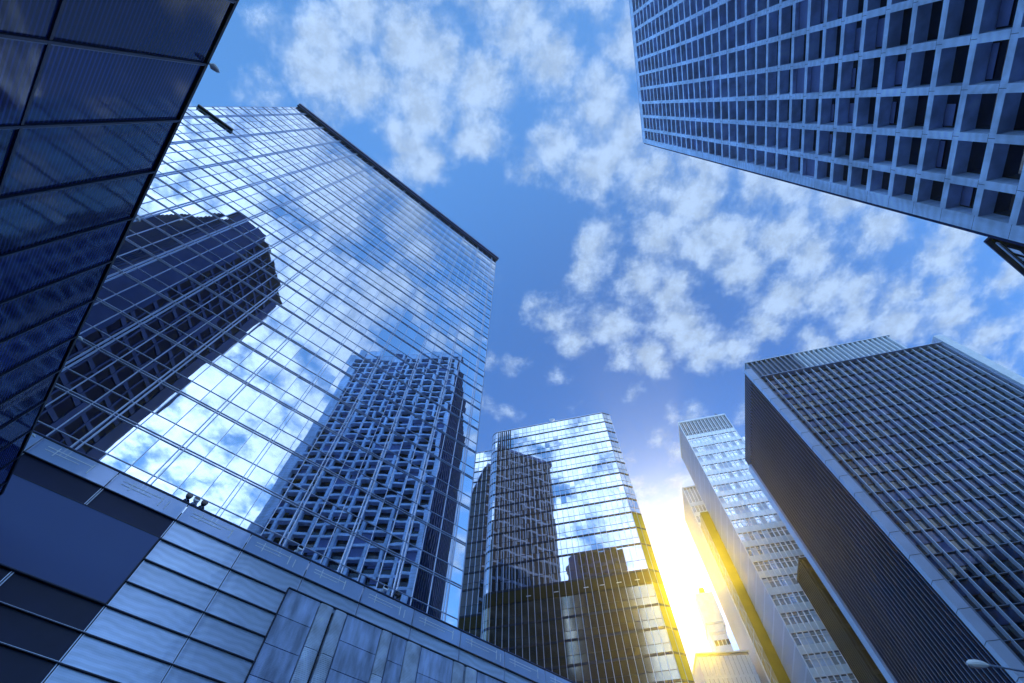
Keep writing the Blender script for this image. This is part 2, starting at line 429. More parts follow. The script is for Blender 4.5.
# ================================================================== NEAR DARK WALL (far left)
ax, ay, _ = at_z(181, 114, 17)
A = Thing('dark_glass_block', 'near dark navy glazed wall looming at the far left edge', 'building', (ax, ay), -40.8)
def a_on(px, py):
    x, y = px-512, 341.5-py
    d = (x, FPX*CE-SE*y, FPX*SE+CE*y); n = (math.cos(math.radians(-40.8)), -math.sin(math.radians(-40.8)))
    s = (n[0]*ax+n[1]*ay)/(n[0]*d[0]+n[1]*d[1])
    return A.local((d[0]*s, d[1]*s, d[2]*s+EYE))
jx = [a_on(201,63)[0], a_on(179,116)[0], a_on(152,169)[0], a_on(130,218)[0]]
step = (jx[3]-jx[0])/3
ZA = 17.0
zrow = [ZA-0.1, a_on(30,93)[2], a_on(30,93)[2]-5.3, 0.0]
xe = a_on(0, 494)[0]
joints = [jx[0]+step*k for k in range(-6, 20) if jx[0]+step*k < xe - 0.8] + [xe]
AX0, AX1 = joints[0], joints[-1]
m = MB(); m.box(AX0, AX1, 0.08, 14, 0, ZA-0.3); A.part('wall', m, M['black_core'])
cells = []
for i in range(len(joints)-1):
    for k in range(3):
        cells.append(((joints[i],0), (joints[i+1],0), zrow[k+1]+0.02, zrow[k]-0.02, 0, 0))
A.units('glass_panel', cells, M['near_glass'], 100, 0.006, 12)
for x in joints:
    m = MB(); m.box(x-0.05, x+0.012, -0.07, 0.06, 0, ZA-0.06, 0); m.box(x+0.014, x+0.05, -0.04, 0.06, 0, ZA-0.07, 1)
    A.part('mullion', m, [M['dark_metal'], M['rib_mid']])
m = MB()
for z in zrow[1:3]: m.box(AX0, AX1, -0.05, 0.05, z-0.035, z+0.035)
A.part('transom', m, M['dark_metal'])
m = MB(); m.box(AX0-0.05, AX1+0.05, -0.06, 14.2, ZA-0.06+0.003, ZA+0.06); A.part('coping', m, M['black'])
# dotted print on the glass: rows of tiny raised studs
for n_, (px, py, lab) in enumerate(((206, 62, 'small white lamp on top edge of the dark wall, against the sky'), (132, 217, 'tiny white lamp on the dark wall edge above the reflected dark tower'),
        (81, 334, 'tiny white lamp on the dark wall edge beside the reflected dark bays'), (39, 428, 'tiny white lamp on the dark wall edge just above the podium'))):
    q = a_on(px, py)
    big = 1.0 if n_ == 0 else 0.55
    X_ = A.world((q[0], -0.05, 0))
    L_ = Thing('edge_lamp', lab, 'lamp', X_[:2], -40.8, ZA, 'lamps on the top edge of the dark wall')
    m = MB(); m.tube([(0,0.05,0.09),(0,-0.05*big,0.10),(0,-0.10*big,0.11)], 0.03*big, 8); L_.part('arm', m, M['lamp_metal'])
    m = MB(); m.tube([(0,-0.06*big,0.12),(0,-0.12*big,0.10),(0,-0.28*big,0.05),(0,-0.34*big,0.03)], [0.07*big,0.10*big,0.06*big,0.02*big], 10)
    L_.part('lamp_head', m, M['white'])

# ================================================================== MIDDLE GLASS TOWER
ZC = 89.0
cx, cy, _ = at_z(602, 413, ZC)
KC = (ZC-EYE)/98.4
C_ = Thing('banded_glass_tower', 'middle mirror glass tower with dark floor bands and rounded corner', 'tower', (cx, cy), AZ2)
q = C_.local(at_z(609.5, 415.0, ZC)); CH = (max(q[0], 1.2), max(q[1], 1.0))
XC = -28.4*KC
zc = lambda z: EYE + (z-EYE)*KC
fls = [zc(96.2 - 3.68*k) for k in range(0, 11)]      # floor bands above the plant floor
mech = (zc(51.5), zc(54.1))
low = [zc(51.5 - 3.68*k) for k in range(1, 13)]
R_ = 1.6
arc = [(XC - R_*math.sin(math.pi/2*j/5), R_ - R_*math.cos(math.pi/2*j/5)) for j in range(6)]   # rounded left corner
arc = [(XC + 0.0 - R_*math.sin(math.radians(18*j)), R_ - R_*math.cos(math.radians(18*j))) for j in range(6)]
outl = [(XC-R_, 6.0)] + list(reversed(arc)) + [(0,0), CH, (CH[0]+0.3, 26), (XC-12, 26), (XC-12, 5.0), (XC-R_, 5.0)]
segs = []                                            # (A, B) pieces of the glazed outline, left to right
segs.append(((XC-12, 5.0), (XC-R_, 5.0), 10))
segs.append(((XC-R_, 5.0), (XC-R_, R_), 3))
ra = list(reversed(arc))
for a, b in zip(ra, ra[1:]): segs.append((a, b, 1))
segs.append(((XC, 0), (0, 0), 25))
segs.append(((0, 0), CH, 2))
segs.append((CH, (CH[0]+0.3, 26), 20))
def inset(poly, d):
    cxx = sum(p[0] for p in poly)/len(poly); cyy = sum(p[1] for p in poly)/len(poly)
    return [(p[0] + (d if p[0] < cxx else -d), p[1] + (d if p[1] < cyy else -d)) for p in poly]
core = [(XC-12+0.1, 5.1), (XC-R_+0.1, 5.1), (XC-R_+0.1, R_+0.1), (XC-0.5, 0.32), (XC+0.1, 0.1), (-0.1, 0.1), (CH[0]-0.15, CH[1]+0.1), (CH[0]+0.1, 25.9), (XC-11.9, 25.9)]
m = MB(); m.prism(core, 0, ZC-0.6); C_.part('wall', m, M['black_core'])
bands = [ZC-0.05] + fls
floors = []
allz = sorted(set([round(v, 3) for v in fls + [mech[1]]]), reverse=True)
allz = [ZC] + allz
if allz[-2] - allz[-1] < 1.2: allz.pop(-2)
pairs = [(allz[i+1], allz[i]) for i in range(len(allz)-1)]
lowz = [mech[0]] + [z for z in low if z > 2]
pairs += [(lowz[i+1], lowz[i]) for i in range(len(lowz)-1)]
cells = []; mul = MB(); bnd = MB()
for (A_, B_, n) in segs:
    for j in range(n):
        a = (A_[0]+(B_[0]-A_[0])*j/n, A_[1]+(B_[1]-A_[1])*j/n); b = (A_[0]+(B_[0]-A_[0])*(j+1)/n, A_[1]+(B_[1]-A_[1])*(j+1)/n)
        for (z0, z1) in pairs:
            zm = z0 + 0.24 + (z1-z0-0.24)*0.36
            w_ = 0 if z0 > mech[0] else 1
            if n == 2 and z1 < zc(67): continue
            cells.append((a, b, z0+0.24, zm, 0.0, w_)); cells.append((a, b, zm, z1-0.02, 0.0, w_))
        d = 0.035
        l = math.hypot(b[0]-a[0], b[1]-a[1]); e = ((b[0]-a[0])/l*d, (b[1]-a[1])/l*d)
        mul.slab((a[0]-e[0], a[1]-e[1]), (a[0]+e[0], a[1]+e[1]), 0.10, 0.06, 2, ZC-0.05)
    for (z0, z1) in pairs:
        bnd.slab(A_, B_, 0.07, 0.08, z0-0.10, z0+0.23)
        zm = z0 + 0.24 + (z1-z0-0.24)*0.36
        bnd.slab(A_, B_, 0.03, 0.08, zm-0.03, zm+0.03)
C_.units('window', cells, [M['mirror_c'], M['flare_tint_glass']], 100, 0.0025, 21)
m = MB(); m.slab((0.02, 0.02), CH, 0.04, 0.08, 2, zc(66.6)); C_.part('cladding', m, M['flare_yellow'], 'corner cladding on the lower floors with sun flare painted in yellow')
C_.part('mullion', mul, M['fin_metal']).__setitem__('kind', 'stuff')
C_.part('floor_band', bnd, M['dark_metal']).__setitem__('kind', 'stuff')
m = MB()
for (A_, B_, n) in segs:
    m.slab(A_, B_, 0.02, 0.1, mech[0]+0.25, mech[1]-0.12)
    for z in [mech[0]+0.3+0.18*k for k in range(11)]: m.slab(A_, B_, 0.055, 0.0, z, z+0.07)
C_.part('louvre_band', m, M['flare_louvre'], 'dark plant floor louvre band')
for k, x in enumerate((-19.4, -15.0, -10.3, -7.8, -5.2, -2.4)):
    m = MB(); m.box(x, x+0.75, -0.13, -0.06, mech[0]+0.85, mech[0]+0.95); C_.part('strip_light', m, M['white'])
m = MB()
for (A_, B_, n) in segs: m.slab(A_, B_, 0.12, 0.2, ZC-0.06+0.08, ZC+0.25)
C_.part('parapet', m, M['fin_metal'])
# dark bars added for a striped reflection at the top left of the front
m = MB()
for k in range(7): m.box(XC+0.2+k*0.47, XC+0.42+k*0.47, -0.16, -0.03, zc(93.0), ZC-0.1)
C_.part('reflection_stripe', m, M['dark_metal'])
q = C_.local(at_z(551, 419.5, ZC+0.3))
V = Thing('roof_aerial', 'small white dish and mast on the roof edge of the banded glass tower', 'aerial', C_.world((q[0], 0.5, 0))[:2], AZ2, ZC+0.0)
m = MB(); m.tube([(0,0,0),(0,0,2.0)], 0.07); V.part('mast', m, M['dark_metal'])
m = MB(); m.tube([(0.15,-0.1,0.95),(0.15,-0.35,1.0),(0.15,-0.55,1.05)], [0.15,0.5,0.7], 14); V.part('dish', m, M['white'])
m = MB(); m.box(0.5,1.5,-0.4,0.3,0.0,0.7); V.part('cabinet', m, M['white_metal'])

# ================================================================== SLENDER WHITE TOWER and its neighbour
ZF = 134.0
fx, fy, _ = at_z(678.5, 422.5, ZF); KF = (ZF-EYE)/98.4
F = Thing('slender_white_tower', 'slender bright white gridded tower left of the dark ribbed tower', 'tower', (fx, fy), AZ2)
FW, FD = 16.1, 16.6
zlo = EYE + (93.6-EYE)*KF
m = MB(); m.box(0.0, FW-0.1, 0.15, FD-0.1, 0, ZF-0.4); F.part('wall', m, M['rib_gap'])
nb = 13; pw = FW/nb
ff = [zlo - 4.30*k for k in range(1, 30) if zlo - 4.30*k > 0]
cells = []
rf = random.Random(5)
for f in ff:
    for i in range(nb): cells.append(((i*pw, 0.10), ((i+1)*pw, 0.10), f+1.0, f+3.25, 0, 0 if rf.random() > 0.30 else 1))
F.units('window', cells, [M['mirror_f'], M['pale_blind']], 100, 0.006, 31)
m = MB()
for f in ff + [zlo]:
    m.box(0.02, FW-0.02, -0.02, 0.14, f-0.74, f+0.98); m.box(0.02, FW-0.02, 0.02, 0.13, f+2.5, f+2.6)
F.part('spandrel', m, M['white_gloss']).__setitem__('kind', 'stuff')
m = MB()
for i in range(nb+1): m.box(i*pw-0.10, i*pw+0.10, -0.16, 0.14, 0, zlo+0.5)
F.part('mullion', m, M['white_gloss']).__setitem__('kind', 'stuff')
m = MB()
for i in range(nb+1): m.box(i*pw-0.14, i*pw+0.14, -0.17, 0.4, zlo+0.76, ZF-0.62)
for i in range(nb): m.box(i*pw+0.5, i*pw+0.62, 0.0, 0.3, zlo+0.76, ZF-0.62)
F.part('louvre_fin', m, M['white_metal']).__setitem__('kind', 'stuff')
m = MB(); m.box(-0.15, FW+0.15, -0.22, FD, ZF-0.6, ZF+0.1); F.part('parapet', m, M['white_metal'])
m = MB()
n = 17
for k in range(n): m.box(-0.05, -0.001, 0.2+k*(FD-0.3)/n, 0.2+k*(FD-0.3)/n+0.52, 0, ZF-0.61)
F.part('side_rib', m, M['rib_pale']).__setitem__('kind', 'stuff')
m = MB()
for k in range(29): m.box(-0.04, -0.001, 0.1, FD-0.1, k*4.30+2.0, k*4.30+2.5)
F.part('side_rail', m, M['rib_pale']).__setitem__('kind', 'stuff')
# lower wing set back on the right
ZW = EYE + (92.7-EYE)*KF
m = MB(); m.box(FW+0.05, FW+6, 3.0, FD, 0, ZW); F.part('wing', m, M['white_metal'])
m = MB()
for f in ff:
    for i in range(4): m.box(FW+0.5+i*1.35, FW+1.5+i*1.35, 2.95, 2.99, f+0.7, f+3.2)
F.part('wing_window', m, M['mirror_f']).__setitem__('kind', 'stuff')
# dark glazed slot with a metal lattice between the tower and its rear slab
# where the slab's corner stands: on the line of sight of its roof corner, just behind the glazed slot
Z2 = min((abs(F.local(at_z(682.3, 488.5, k/4))[1] - (FD+7.0)), k/4) for k in range(240, 800))[1]
q = F.local(at_z(682.3, 488.5, Z2))
SX2 = q[0]; SLX = min(0.1, SX2 + 0.35)
zt = min((abs(proj(F.world((SLX, FD+2.0, k/4)))[1] - 517), k/4) for k in range(160, 600))[1]
m = MB(); m.box(SLX, FW-2, FD+0.05, FD+6.9, 0, zt); F.part('glazed_slot', m, M['flare_amber'], 'dark glazed slot behind the white tower, yellow sun flare painted in')
m = MB()
for k in range(26):
    z = 2+k*4.30
    if z+4 > zt: break
    m.box(SLX-0.06, SLX-0.01, FD+0.1, FD+6.8, z, z+0.22)
    m.tube([(SLX-0.03, FD+0.3, z+0.1), (SLX-0.03, FD+3.4, z+3.6), (SLX-0.03, FD+6.7, z+0.1)], 0.06, 6)
m.box(SLX-0.07, SLX-0.015, FD+3.3, FD+3.5, 0, zt)
F.part('slot_lattice', m, M['rib_pale'])
q = F.local(at_z(717.5, 411.5, ZF))
V = Thing('roof_mast', 'tiny dark mast on the roof of the slender white tower', 'mast', F.world((q[0], 1.0, 0))[:2], AZ2, ZF+0.1)
m = MB(); m.tube([(0,0,0),(0,0,2.6)], [0.12, 0.05]); V.part('pole', m, M['dark_metal'])
m = MB(); m.box(-0.45,0.45,-0.2,0.2,0.9,1.5); V.part('cabinet', m, M['dark_metal'])

F2 = Thing('rear_slab_tower', 'pale ribbed slab tower rising behind the slender white tower, in the glare', 'tower', F.world((SX2, FD+7.0, 0))[:2], AZ2)
m = MB(); m.box(0.0, 14, 0.12, 17, 0, Z2-0.2); F2.part('wall', m, M['rib_gap'])
m = MB(); m.box(-0.1, 14, -0.15, 17, Z2-0.19, Z2+0.3); F2.part('parapet', m, M['white_metal'])
m = MB()
for k in range(17): m.box(-0.05, -0.001, 0.15+k*0.98, 0.67+k*0.98, 0, Z2-0.2)
F2.part('side_rib', m, M['rib_pale']).__setitem__('kind', 'stuff')
m = MB()
for k in range(12): m.box(k*1.15, k*1.15+0.3, -0.14, 0.119, 0, Z2-0.2)
for k in range(28): m.box(0, 13.9, -0.06, 0.11, 1+k*4.30, 2.6+k*4.30)
F2.part('front_grid', m, M['white_metal'])
m = MB()
for k in range(12): m.quad((k*1.15+0.3, 0.05, 1), (k*1.15+1.15, 0.05, 1), (k*1.15+1.15, 0.05, Z2-1), (k*1.15+0.3, 0.05, Z2-1))
F2.part('glazing', m, M['mirror_f'])

# ================================================================== DARK RIBBED TOWER (right)
ex, ey, _ = at_z(748, 371, 100)
E_ = Thing('dark_ribbed_tower', 'dark tower on the right with close vertical fins and pale corner strip', 'tower', (ex, ey), AZ2)
EW, ED, EZ = 43.0, 31.0, 95.7
m = MB(); m.box(0.0, EW, 0.25, ED, 0, EZ); E_.part('wall', m, M['black_core'])
ez = [94.9 - 4.02*k for k in range(0, 24)]        # ledges
fx_ = [2.1 + 1.75*k for k in range(0, 23)]
cells = []; re_ = random.Random(9)
bx_ = [1.05] + fx_ + [42.0]
for z in ez:
    for i in range(len(bx_)-1):
        cells.append(((bx_[i], 0.22), (bx_[i+1], 0.22), z+0.08, min(z+1.85, EZ), 0, 0 if re_.random() > 0.02 else 1))
E_.units('window', cells, [M['dark_glass'], M['blind']], 100, 0.004, 41)
for z in ez:
    m = MB(); k = 0
    for i in range(len(bx_)-1):
        t = re_.gauss(0, 0.004)
        m.quad((bx_[i], 0.10-t, z-2.1), (bx_[i+1], 0.10+t, z-2.1), (bx_[i+1], 0.10+t+re_.gauss(0,0.005), z-0.08), (bx_[i], 0.10-t, z-0.08))
    E_.part('spandrel_band', m, M['spandrel_e'])
    m = MB(); m.box(1.05, 42.0, -0.22, 0.2, z-0.05, z+0.04); E_.part('ledge', m, M['rib_mid'])
for x in fx_:
    m = MB(); m.box(x-0.06, x+0.06, -0.52, 0.21, 0, EZ); E_.part('fin', m, M['fin_pale'])
m = MB(); m.box(-0.95, 0.55, -0.85, 0.24, 0, 99.6, 0); m.box(0.56, 1.02, -0.55, 0.24, 0, 98.2, 1)
for k in range(24): m.box(-0.97, 0.57, -0.87, 0.1, 4.02*k+2.3, 4.02*k+2.36, 2)
E_.part('corner_strip', m, [M['strip_stone'], M['rib_mid'], M['dark_metal']], 'pale corner strip with panel joints')
m = MB(); m.box(42.05, 44.0, -1.0, 3, 0, 98.4, 0); m.box(41.7, 42.04, -0.5, 0.2, 0, 97.6, 1)
E_.part('end_strip', m, [M['white_metal'], M['strip_stone']], 'pale end strip at the right edge')
PX0, PX1, PZ = 0.7, 35.6, 103.3
m = MB(); m.box(PX0, PX1, 0.3, 20, EZ+0.01, PZ-0.2); E_.part('plant_room', m, M['rib_mid'])
m = MB()
x = PX0
while x < PX1:
    m.prism([(x, 0.29), (x+0.08, -0.32), (x+0.42, -0.30), (x+0.78, 0.29)], EZ+0.02, PZ-0.25, 0 if x < 11.3 else 1); x += 1.17  # sun sheen painted by material: grey ribs left, white ribs right
E_.part('louvre_screen', m, [M['rib_mid'], M['white_metal']], 'ribbed metal screen round the rooftop plant room')
m = MB(); m.box(PX0-0.1, PX1+0.1, -0.35, 20.1, PZ-0.2, PZ); E_.part('screen_coping', m, M['white_metal'])
m = MB(); m.box(1.05, 42.0, -0.80, 0.28, EZ, EZ+0.16)
E_.part('parapet', m, M['strip_stone'])
m = MB(); m.box(-0.25, 0.20, 0.30, ED, 97.5, 101.2, 1)
m.box(-0.1, PX0-0.01, 0.32, ED, 95.72, 97.48, 1)
for k in range(34): m.box(-0.38, -0.26, 0.35+k*0.9, 0.55+k*0.9, 97.6, 101.1, 0)
E_.part('side_parapet', m, [M['rib_dark'], M['rib_back']])
m = MB()
k = 0
while 0.5 + k*1.12 < ED - 2.4:
    y = 0.5 + k*1.12; m.box(-0.40, -0.03, y, y+0.20, 0, 97.4); k += 1
E_.part('side_rib', m, M['rib_dark']).__setitem__('kind', 'stuff')
m = MB(); m.box(-0.04, -0.01, 0.3, ED-1.5, 0, 97.45); E_.part('side_glazing', m, M['rib_back'])
m = MB(); m.box(-0.85, 0.0, ED-2.1, ED+0.1, 0, 97.4); E_.part('rear_strip', m, M['strip_stone'], 'pale strip down the rear corner')

# brown annex between the two
jx_, jy_, ZJ = at_z(799.4, 559, 70.6)
J = Thing('brown_annex', 'low brown ribbed block squeezed between white tower and dark ribbed tower', 'building', (jx_, jy_), AZ2)
m = MB(); m.box(0.1, 12.0, 0.1, 8.0, 0, ZJ-0.3); J.part('wall', m, M['brown_back'])
m = MB()
for k in range(9): m.box(-0.16, 0.09, 0.1+k*0.9, 0.4+k*0.9, 0, ZJ-0.3)
for k in range(10): m.box(0.3+k*1.15, 0.58+k*1.15, -0.25, 0.09, 0, ZJ-0.3)
for k in range(17): m.box(0.12, 12, -0.05, 0.085, 2+k*4.1, 2.7+k*4.1)
J.part('rib', m, M['brown_rib']).__setitem__('kind', 'stuff')
m = MB(); m.box(-0.2, 12.1, -0.28, 8.1, ZJ-0.29, ZJ+0.1); J.part('parapet', m, M['brown_rib'])

# ================================================================== STONE LATTICE TOWER (top right)
dx_, dy_, ZD = at_z(643, 140, 150)
D = Thing('lattice_tower', 'blue grey stone tower with deep square window recesses at top right', 'tower', (dx_, dy_), 193.4)
DW = 37.0
D0 = -0.75
hz = [147.45 - 3.238*k for k in range(0, 45)]                 # centres of the horizontal members
vx = [3.05 + 3.53*k for k in range(0, 10)]
vx[-1] = min(vx[-1], DW-0.4)
m = MB(); m.box(D0+0.05, DW, 1.25, 44, 0, ZD-0.3, 0); D.part('wall', m, M['soffit'])
vb = [(D0, 0.45)] + [(x-0.32, x+0.32) for x in vx[:-1]] + [(vx[-1]-0.38, DW)]
m = MB()
for a, b in vb: m.box(a, b, -0.03, 1.24, 0, ZD-0.02)
D.part('pier', m, M['grid_stone']).__setitem__('kind', 'stuff')
m = MB()
hb = [(z-0.30, z+0.30) for z in hz]
for a, b in hb:
    for (p, q_) in zip(vb, vb[1:]): m.box(p[1]+0.001, q_[0]-0.001, 0.0, 1.24, a, b if b < 147.5 else ZD-0.03)
D.part('floor_beam', m, M['grid_stone']).__setitem__('kind', 'stuff')
rd = random.Random(11)
cells = []; bl = []
for k in range(len(hb)-1):
    for (p, q_) in zip(vb, vb[1:]):
        z1, z0 = hb[k][0], hb[k+1][1]
        if z0 < 3: continue
        if rd.random() < 0.05: cells.append(((p[1], 0.45), (q_[0], 0.45), z0, z1, 0, 1))
        else: cells.append(((p[1], 1.2), (q_[0], 1.2), z0, z1, 0, 0))
for c in list(cells):
    if c[5] == 0 and rd.random() < 0.28:
        (A_, B_, z0, z1, i_, k_) = c; h = rd.choice((0.25, 0.4, 0.55)) * (z1-z0); y_ = 1.12
        bl.append(((A_[0]+0.15, y_), (B_[0]-0.12 - rd.random()*0.9, y_), z1-h, z1-0.05, 0, 0))
D.units('blind', bl, M['blind'], 60, 0.004, 52)
D.units('window', cells, [M['dark_glass'], M['blind']], 100, 0.006, 51)
m = MB(); m.box(D0-0.02, DW+0.02, -0.06, 44, ZD-0.015, ZD+0.25); D.part('parapet', m, M['grid_stone'])
# flank: plain piers and narrow recesses
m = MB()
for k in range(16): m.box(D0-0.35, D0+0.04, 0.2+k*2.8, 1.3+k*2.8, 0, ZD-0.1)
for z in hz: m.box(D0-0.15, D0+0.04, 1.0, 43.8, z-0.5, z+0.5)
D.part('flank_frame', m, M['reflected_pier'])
# joints along the edge pier and a projecting cleaning rail
m = MB()
for z in hz:
    m.box(D0-0.01, 0.46, -0.034, 0.1, z-0.03, z+0.0)
    for a, b in vb[1:]: m.box((a+b)/2-0.02, (a+b)/2+0.02, -0.0335, 0.05, z-0.30, z+0.30); m.box(a+0.02, b-0.02, -0.0325, 0.05, z+0.28, z+0.31)
D.part('pier_joint', m, M['soffit']).__setitem__('kind', 'stuff')

# ================================================================== SMALL BUILDING AT THE RIGHT EDGE
gx, gy, ZG = at_z(985.5, 240.5, 62)
G = Thing('cornice_building', 'dark corner of a building with heavy cornice below the lattice tower', 'building', (gx, gy), 238.5)
m = MB(); m.box(-26, -0.1, 0.2, 14, 0, ZG-0.6); G.part('wall', m, M['reflected_dark'])
m = MB(); m.box(-26, 0.35, -0.35, 14, ZG-0.55, ZG-0.25, 0); m.box(-26, 0.15, -0.15, 14, ZG-0.25, ZG, 0); m.box(-26, 0, 0.0, 0.2, ZG-1.9, ZG-1.35, 1)
G.part('cornice', m, [M['navy_cap'], M['strip_stone']])
cells = [((-2.2-2.2*i, 0.19), (-0.9-2.2*i, 0.19), ZG-3.9-3.4*k, ZG-2.2-3.4*k, 0, 0) for i in range(11) for k in range(8)]
G.units('window', cells, M['mirror_f'], 40, 0.005, 61)

# ================================================================== LOW BLOCKS IN THE GLARE
kx, ky, ZK = at_z(696, 653, 70)
K = Thing('pale_low_block', 'low pale panelled block in the glare at the foot of the rear slab', 'building', (kx, ky), 95.0)
KW = K.local(at_z(743, 652.5, 70))[0] + 1.0
m = MB(); m.box(0, KW, 0.1, 10, 0, ZK-0.4); K.part('wall', m, M['rib_mid'])
m = MB()
for k in range(12): m.box(k*KW/12+0.06, (k+1)*KW/12-0.06, 0.0, 0.09, 0, ZK-1.0)
for k in range(14): m.box(0, KW, -0.03, 0.09, ZK-6.0-4.6*k, ZK-5.5-4.6*k)
K.part('panel_strip', m, M['white']).__setitem__('kind', 'stuff')
m = MB(); m.box(-0.3, KW+0.2, -0.3, 10.2, ZK-0.38, ZK)
K.part('parapet', m, M['white_metal'])
kx, ky, ZK1 = at_z(706, 624, 86)
K1 = Thing('stepped_pale_tower', 'narrow pale stepped tower behind the low block, lost in the glare', 'tower', (kx, ky), AZ2)
KW = K1.local(at_z(722, 620, 86))[0]
m = MB(); m.box(0, KW, 0, 8, 0, ZK1-0.3); K1.part('wall', m, M['white_metal'])
m = MB(); m.box(-0.2, KW+0.2, -0.2, 8.2, ZK1-0.29, ZK1+0.2); m.box(-0.1, KW+0.1, -0.1, 0, ZK1-3.4, ZK1-2.6); K1.part('parapet', m, M['rib_pale'])
m = MB(); m.box(0.3, KW+1.2, 2, 8, ZK1+0.21, ZK1+11.0); K1.part('upper_stage', m, M['white_metal'])
m = MB()
for k in range(9):
    for i in range(4): m.box(0.5+i*KW/4.3, 0.5+i*KW/4.3+0.9, -0.03, 0.05, ZK1-6.5-3.6*k, ZK1-5.0-3.6*k)
K1.part('window', m, M['spandrel_e']).__setitem__('kind', 'stuff')
m = MB(); m.box(2.5, 4.2, 4, 6.5, ZK1+11.01, ZK1+14.0); K1.part('roof_tank', m, M['flare_amber'])

# ================================================================== TOWERS BEHIND THE VIEWER (seen mirrored in the glass)
H = Thing('navy_tower', 'dark navy tower with chamfered corner mirrored in the upper left glass', 'tower', (0.0, -33.6), -76.7)
ZH = 130.0
c1 = H.local((-19.2, -29.4, 0)); c2 = H.local((-25.9, -33.1, 0)); c3 = H.local((-31.6, -61.6, 0))
pl = [(0.0, 0.3), (c1[0], 0.3), (c2[0], c2[1]+0.3), (c3[0], c3[1]), (0.0, 32)]
m = MB(); m.prism(pl, 0, ZH-0.5); H.part('wall', m, M['reflected_dark'])
m = MB(); m.box(12.0, 34.0, 33.0, 46.0, 0, 104.0); H.part('added_wing', m, M['reflected_pier'])  # unseen wing added to close a bright gap in the middle tower's reflection
m = MB(); m.box(0, 2.4, -0.3, 0.29, 0, ZH-5); m.box(8.6, 9.5, -0.3, 0.29, 0, ZH-9); m.slab((c1[0]-0.3, -0.1), (c2[0], c2[1]), 0.1, 0.2, 0, ZH-0.6)
H.part('pier', m, M['reflected_pier'])
m = MB()
for k in range(30): m.box(2.41, c1[0]-0.4, -0.1, 0.29, 4+4.1*k, 4.9+4.1*k)
for x in (4.5, 6.6, 11.6, 13.7, 15.8, 17.6): m.box(x, x+0.3, -0.2, 0.28, 0, ZH-3)
H.part('floor_beam', m, M['reflected_pier'])
m = MB()
for k in range(26): m.slab((c2[0]+(c3[0]-c2[0])*k/26, c2[1]+0.3+(c3[1]-c2[1])*k/26), (c2[0]+(c3[0]-c2[0])*(k+0.4)/26, c2[1]+0.3+(c3[1]-c2[1])*(k+0.4)/26), 0.4, 0.1, 0, ZH-1)
H.part('flank_fin', m, M['reflected_pier'])
m = MB(); m.box(2.5, c1[0]-0.5, 0.1, 0.295, 4, ZH-2); H.part('glazing', m, M['black_glazing'])

# ================================================================== STREET LAMP
lx, ly, lz = at_z(963, 659, 8.2)
SL = Thing('street_lamp', 'pale curved street lamp head on a thin arm at lower right', 'street lamp', (lx+3.4, ly+0.9), 0)
q = SL.local((lx, ly, lz))
m = MB(); m.tube([(0,0,0),(0,0,4),(0,0,7.6)], [0.09,0.075,0.055], 10); SL.part('pole', m, M['lamp_metal'])
m = MB()
e = Vector((q[0], q[1], 8.2)); s0 = Vector((0,0,7.6))
pth = [tuple(s0 + (Vector((0,0,0.55)) if t > 0 else Vector((0,0,0)))*min(1, t*3) + (e-Vector((0,0,8.2)))*t*0.80) for t in (0, .1, .25, .5, .75, 1.0)]
m.tube(pth, [0.05,0.04,0.032,0.028,0.026,0.024], 8); SL.part('arm', m, M['lamp_metal'])
a = Vector(pth[-1]); dd = (e - a); dd.z = 0
m = MB(); m.tube([tuple(a+dd*t+Vector((0,0,0.0-0.06*t*t))) for t in (0,.25,.5,.8,1.0)], [0.03,0.075,0.095,0.085,0.03], 10); SL.part('lamp_head', m, M['white'])

# ================================================================== SKY, SUN, HAZE
SUN = Vector((175, 434, 289)).normalized()
sun_el = math.asin(SUN.z); sun_az = math.atan2(SUN.x, SUN.y)
sl = bpy.data.lights.new('sun', 'SUN'); so = bpy.data.objects.new('sun', sl); COL.objects.link(so)
sl.energy = 3.0; sl.angle = math.radians(0.53); sl.color = (1.0, 0.86, 0.62)
so.rotation_euler = (-SUN).to_track_quat('-Z', 'Y').to_euler(); so.location = (0, 0, 200)

w = bpy.data.worlds.new('World'); sc.world = w; w.use_nodes = True
nt = w.node_tree; N, L = nt.nodes, nt.links
bg = N['Background']; bg.inputs['Strength'].default_value = 0.10
sky = N.new('ShaderNodeTexSky'); sky.sky_type = 'NISHITA'; sky.sun_disc = False
sky.sun_elevation = sun_el; sky.sun_rotation = sun_az
sky.altitude = 0; sky.air_density = 1.0; sky.dust_density = 0.6; sky.ozone_density = 2.0
tc = N.new('ShaderNodeTexCoord')
def mth(op, a, b=None, c=None, clamp=False):
    n = N.new('ShaderNodeMath'); n.operation = op; n.use_clamp = clamp
    for i, v in enumerate((a, b, c)):
        if v is None: continue
        if isinstance(v, (int, float)): n.inputs[i].default_value = v
        else: L.new(v, n.inputs[i])
    return n.outputs[0]
def vmath(op, a, b=None, s=None):
    n = N.new('ShaderNodeVectorMath'); n.operation = op
    for i, v in enumerate((a, b)):
        if v is None: continue
        if isinstance(v, (tuple, list)): n.inputs[i].default_value = v
        else: L.new(v, n.inputs[i])
    if s is not None:
        if isinstance(s, (int, float)): n.inputs['Scale'].default_value = s
        else: L.new(s, n.inputs['Scale'])
    return n
def noise(vec, scale, detail, rough=0.5, dist=0.0):
    n = N.new('ShaderNodeTexNoise'); n.noise_dimensions = '2D'; n.inputs['Scale'].default_value = scale; n.inputs['Detail'].default_value = detail
    n.inputs['Roughness'].default_value = rough; n.inputs['Distortion'].default_value = dist
    L.new(vec, n.inputs['Vector']); return n
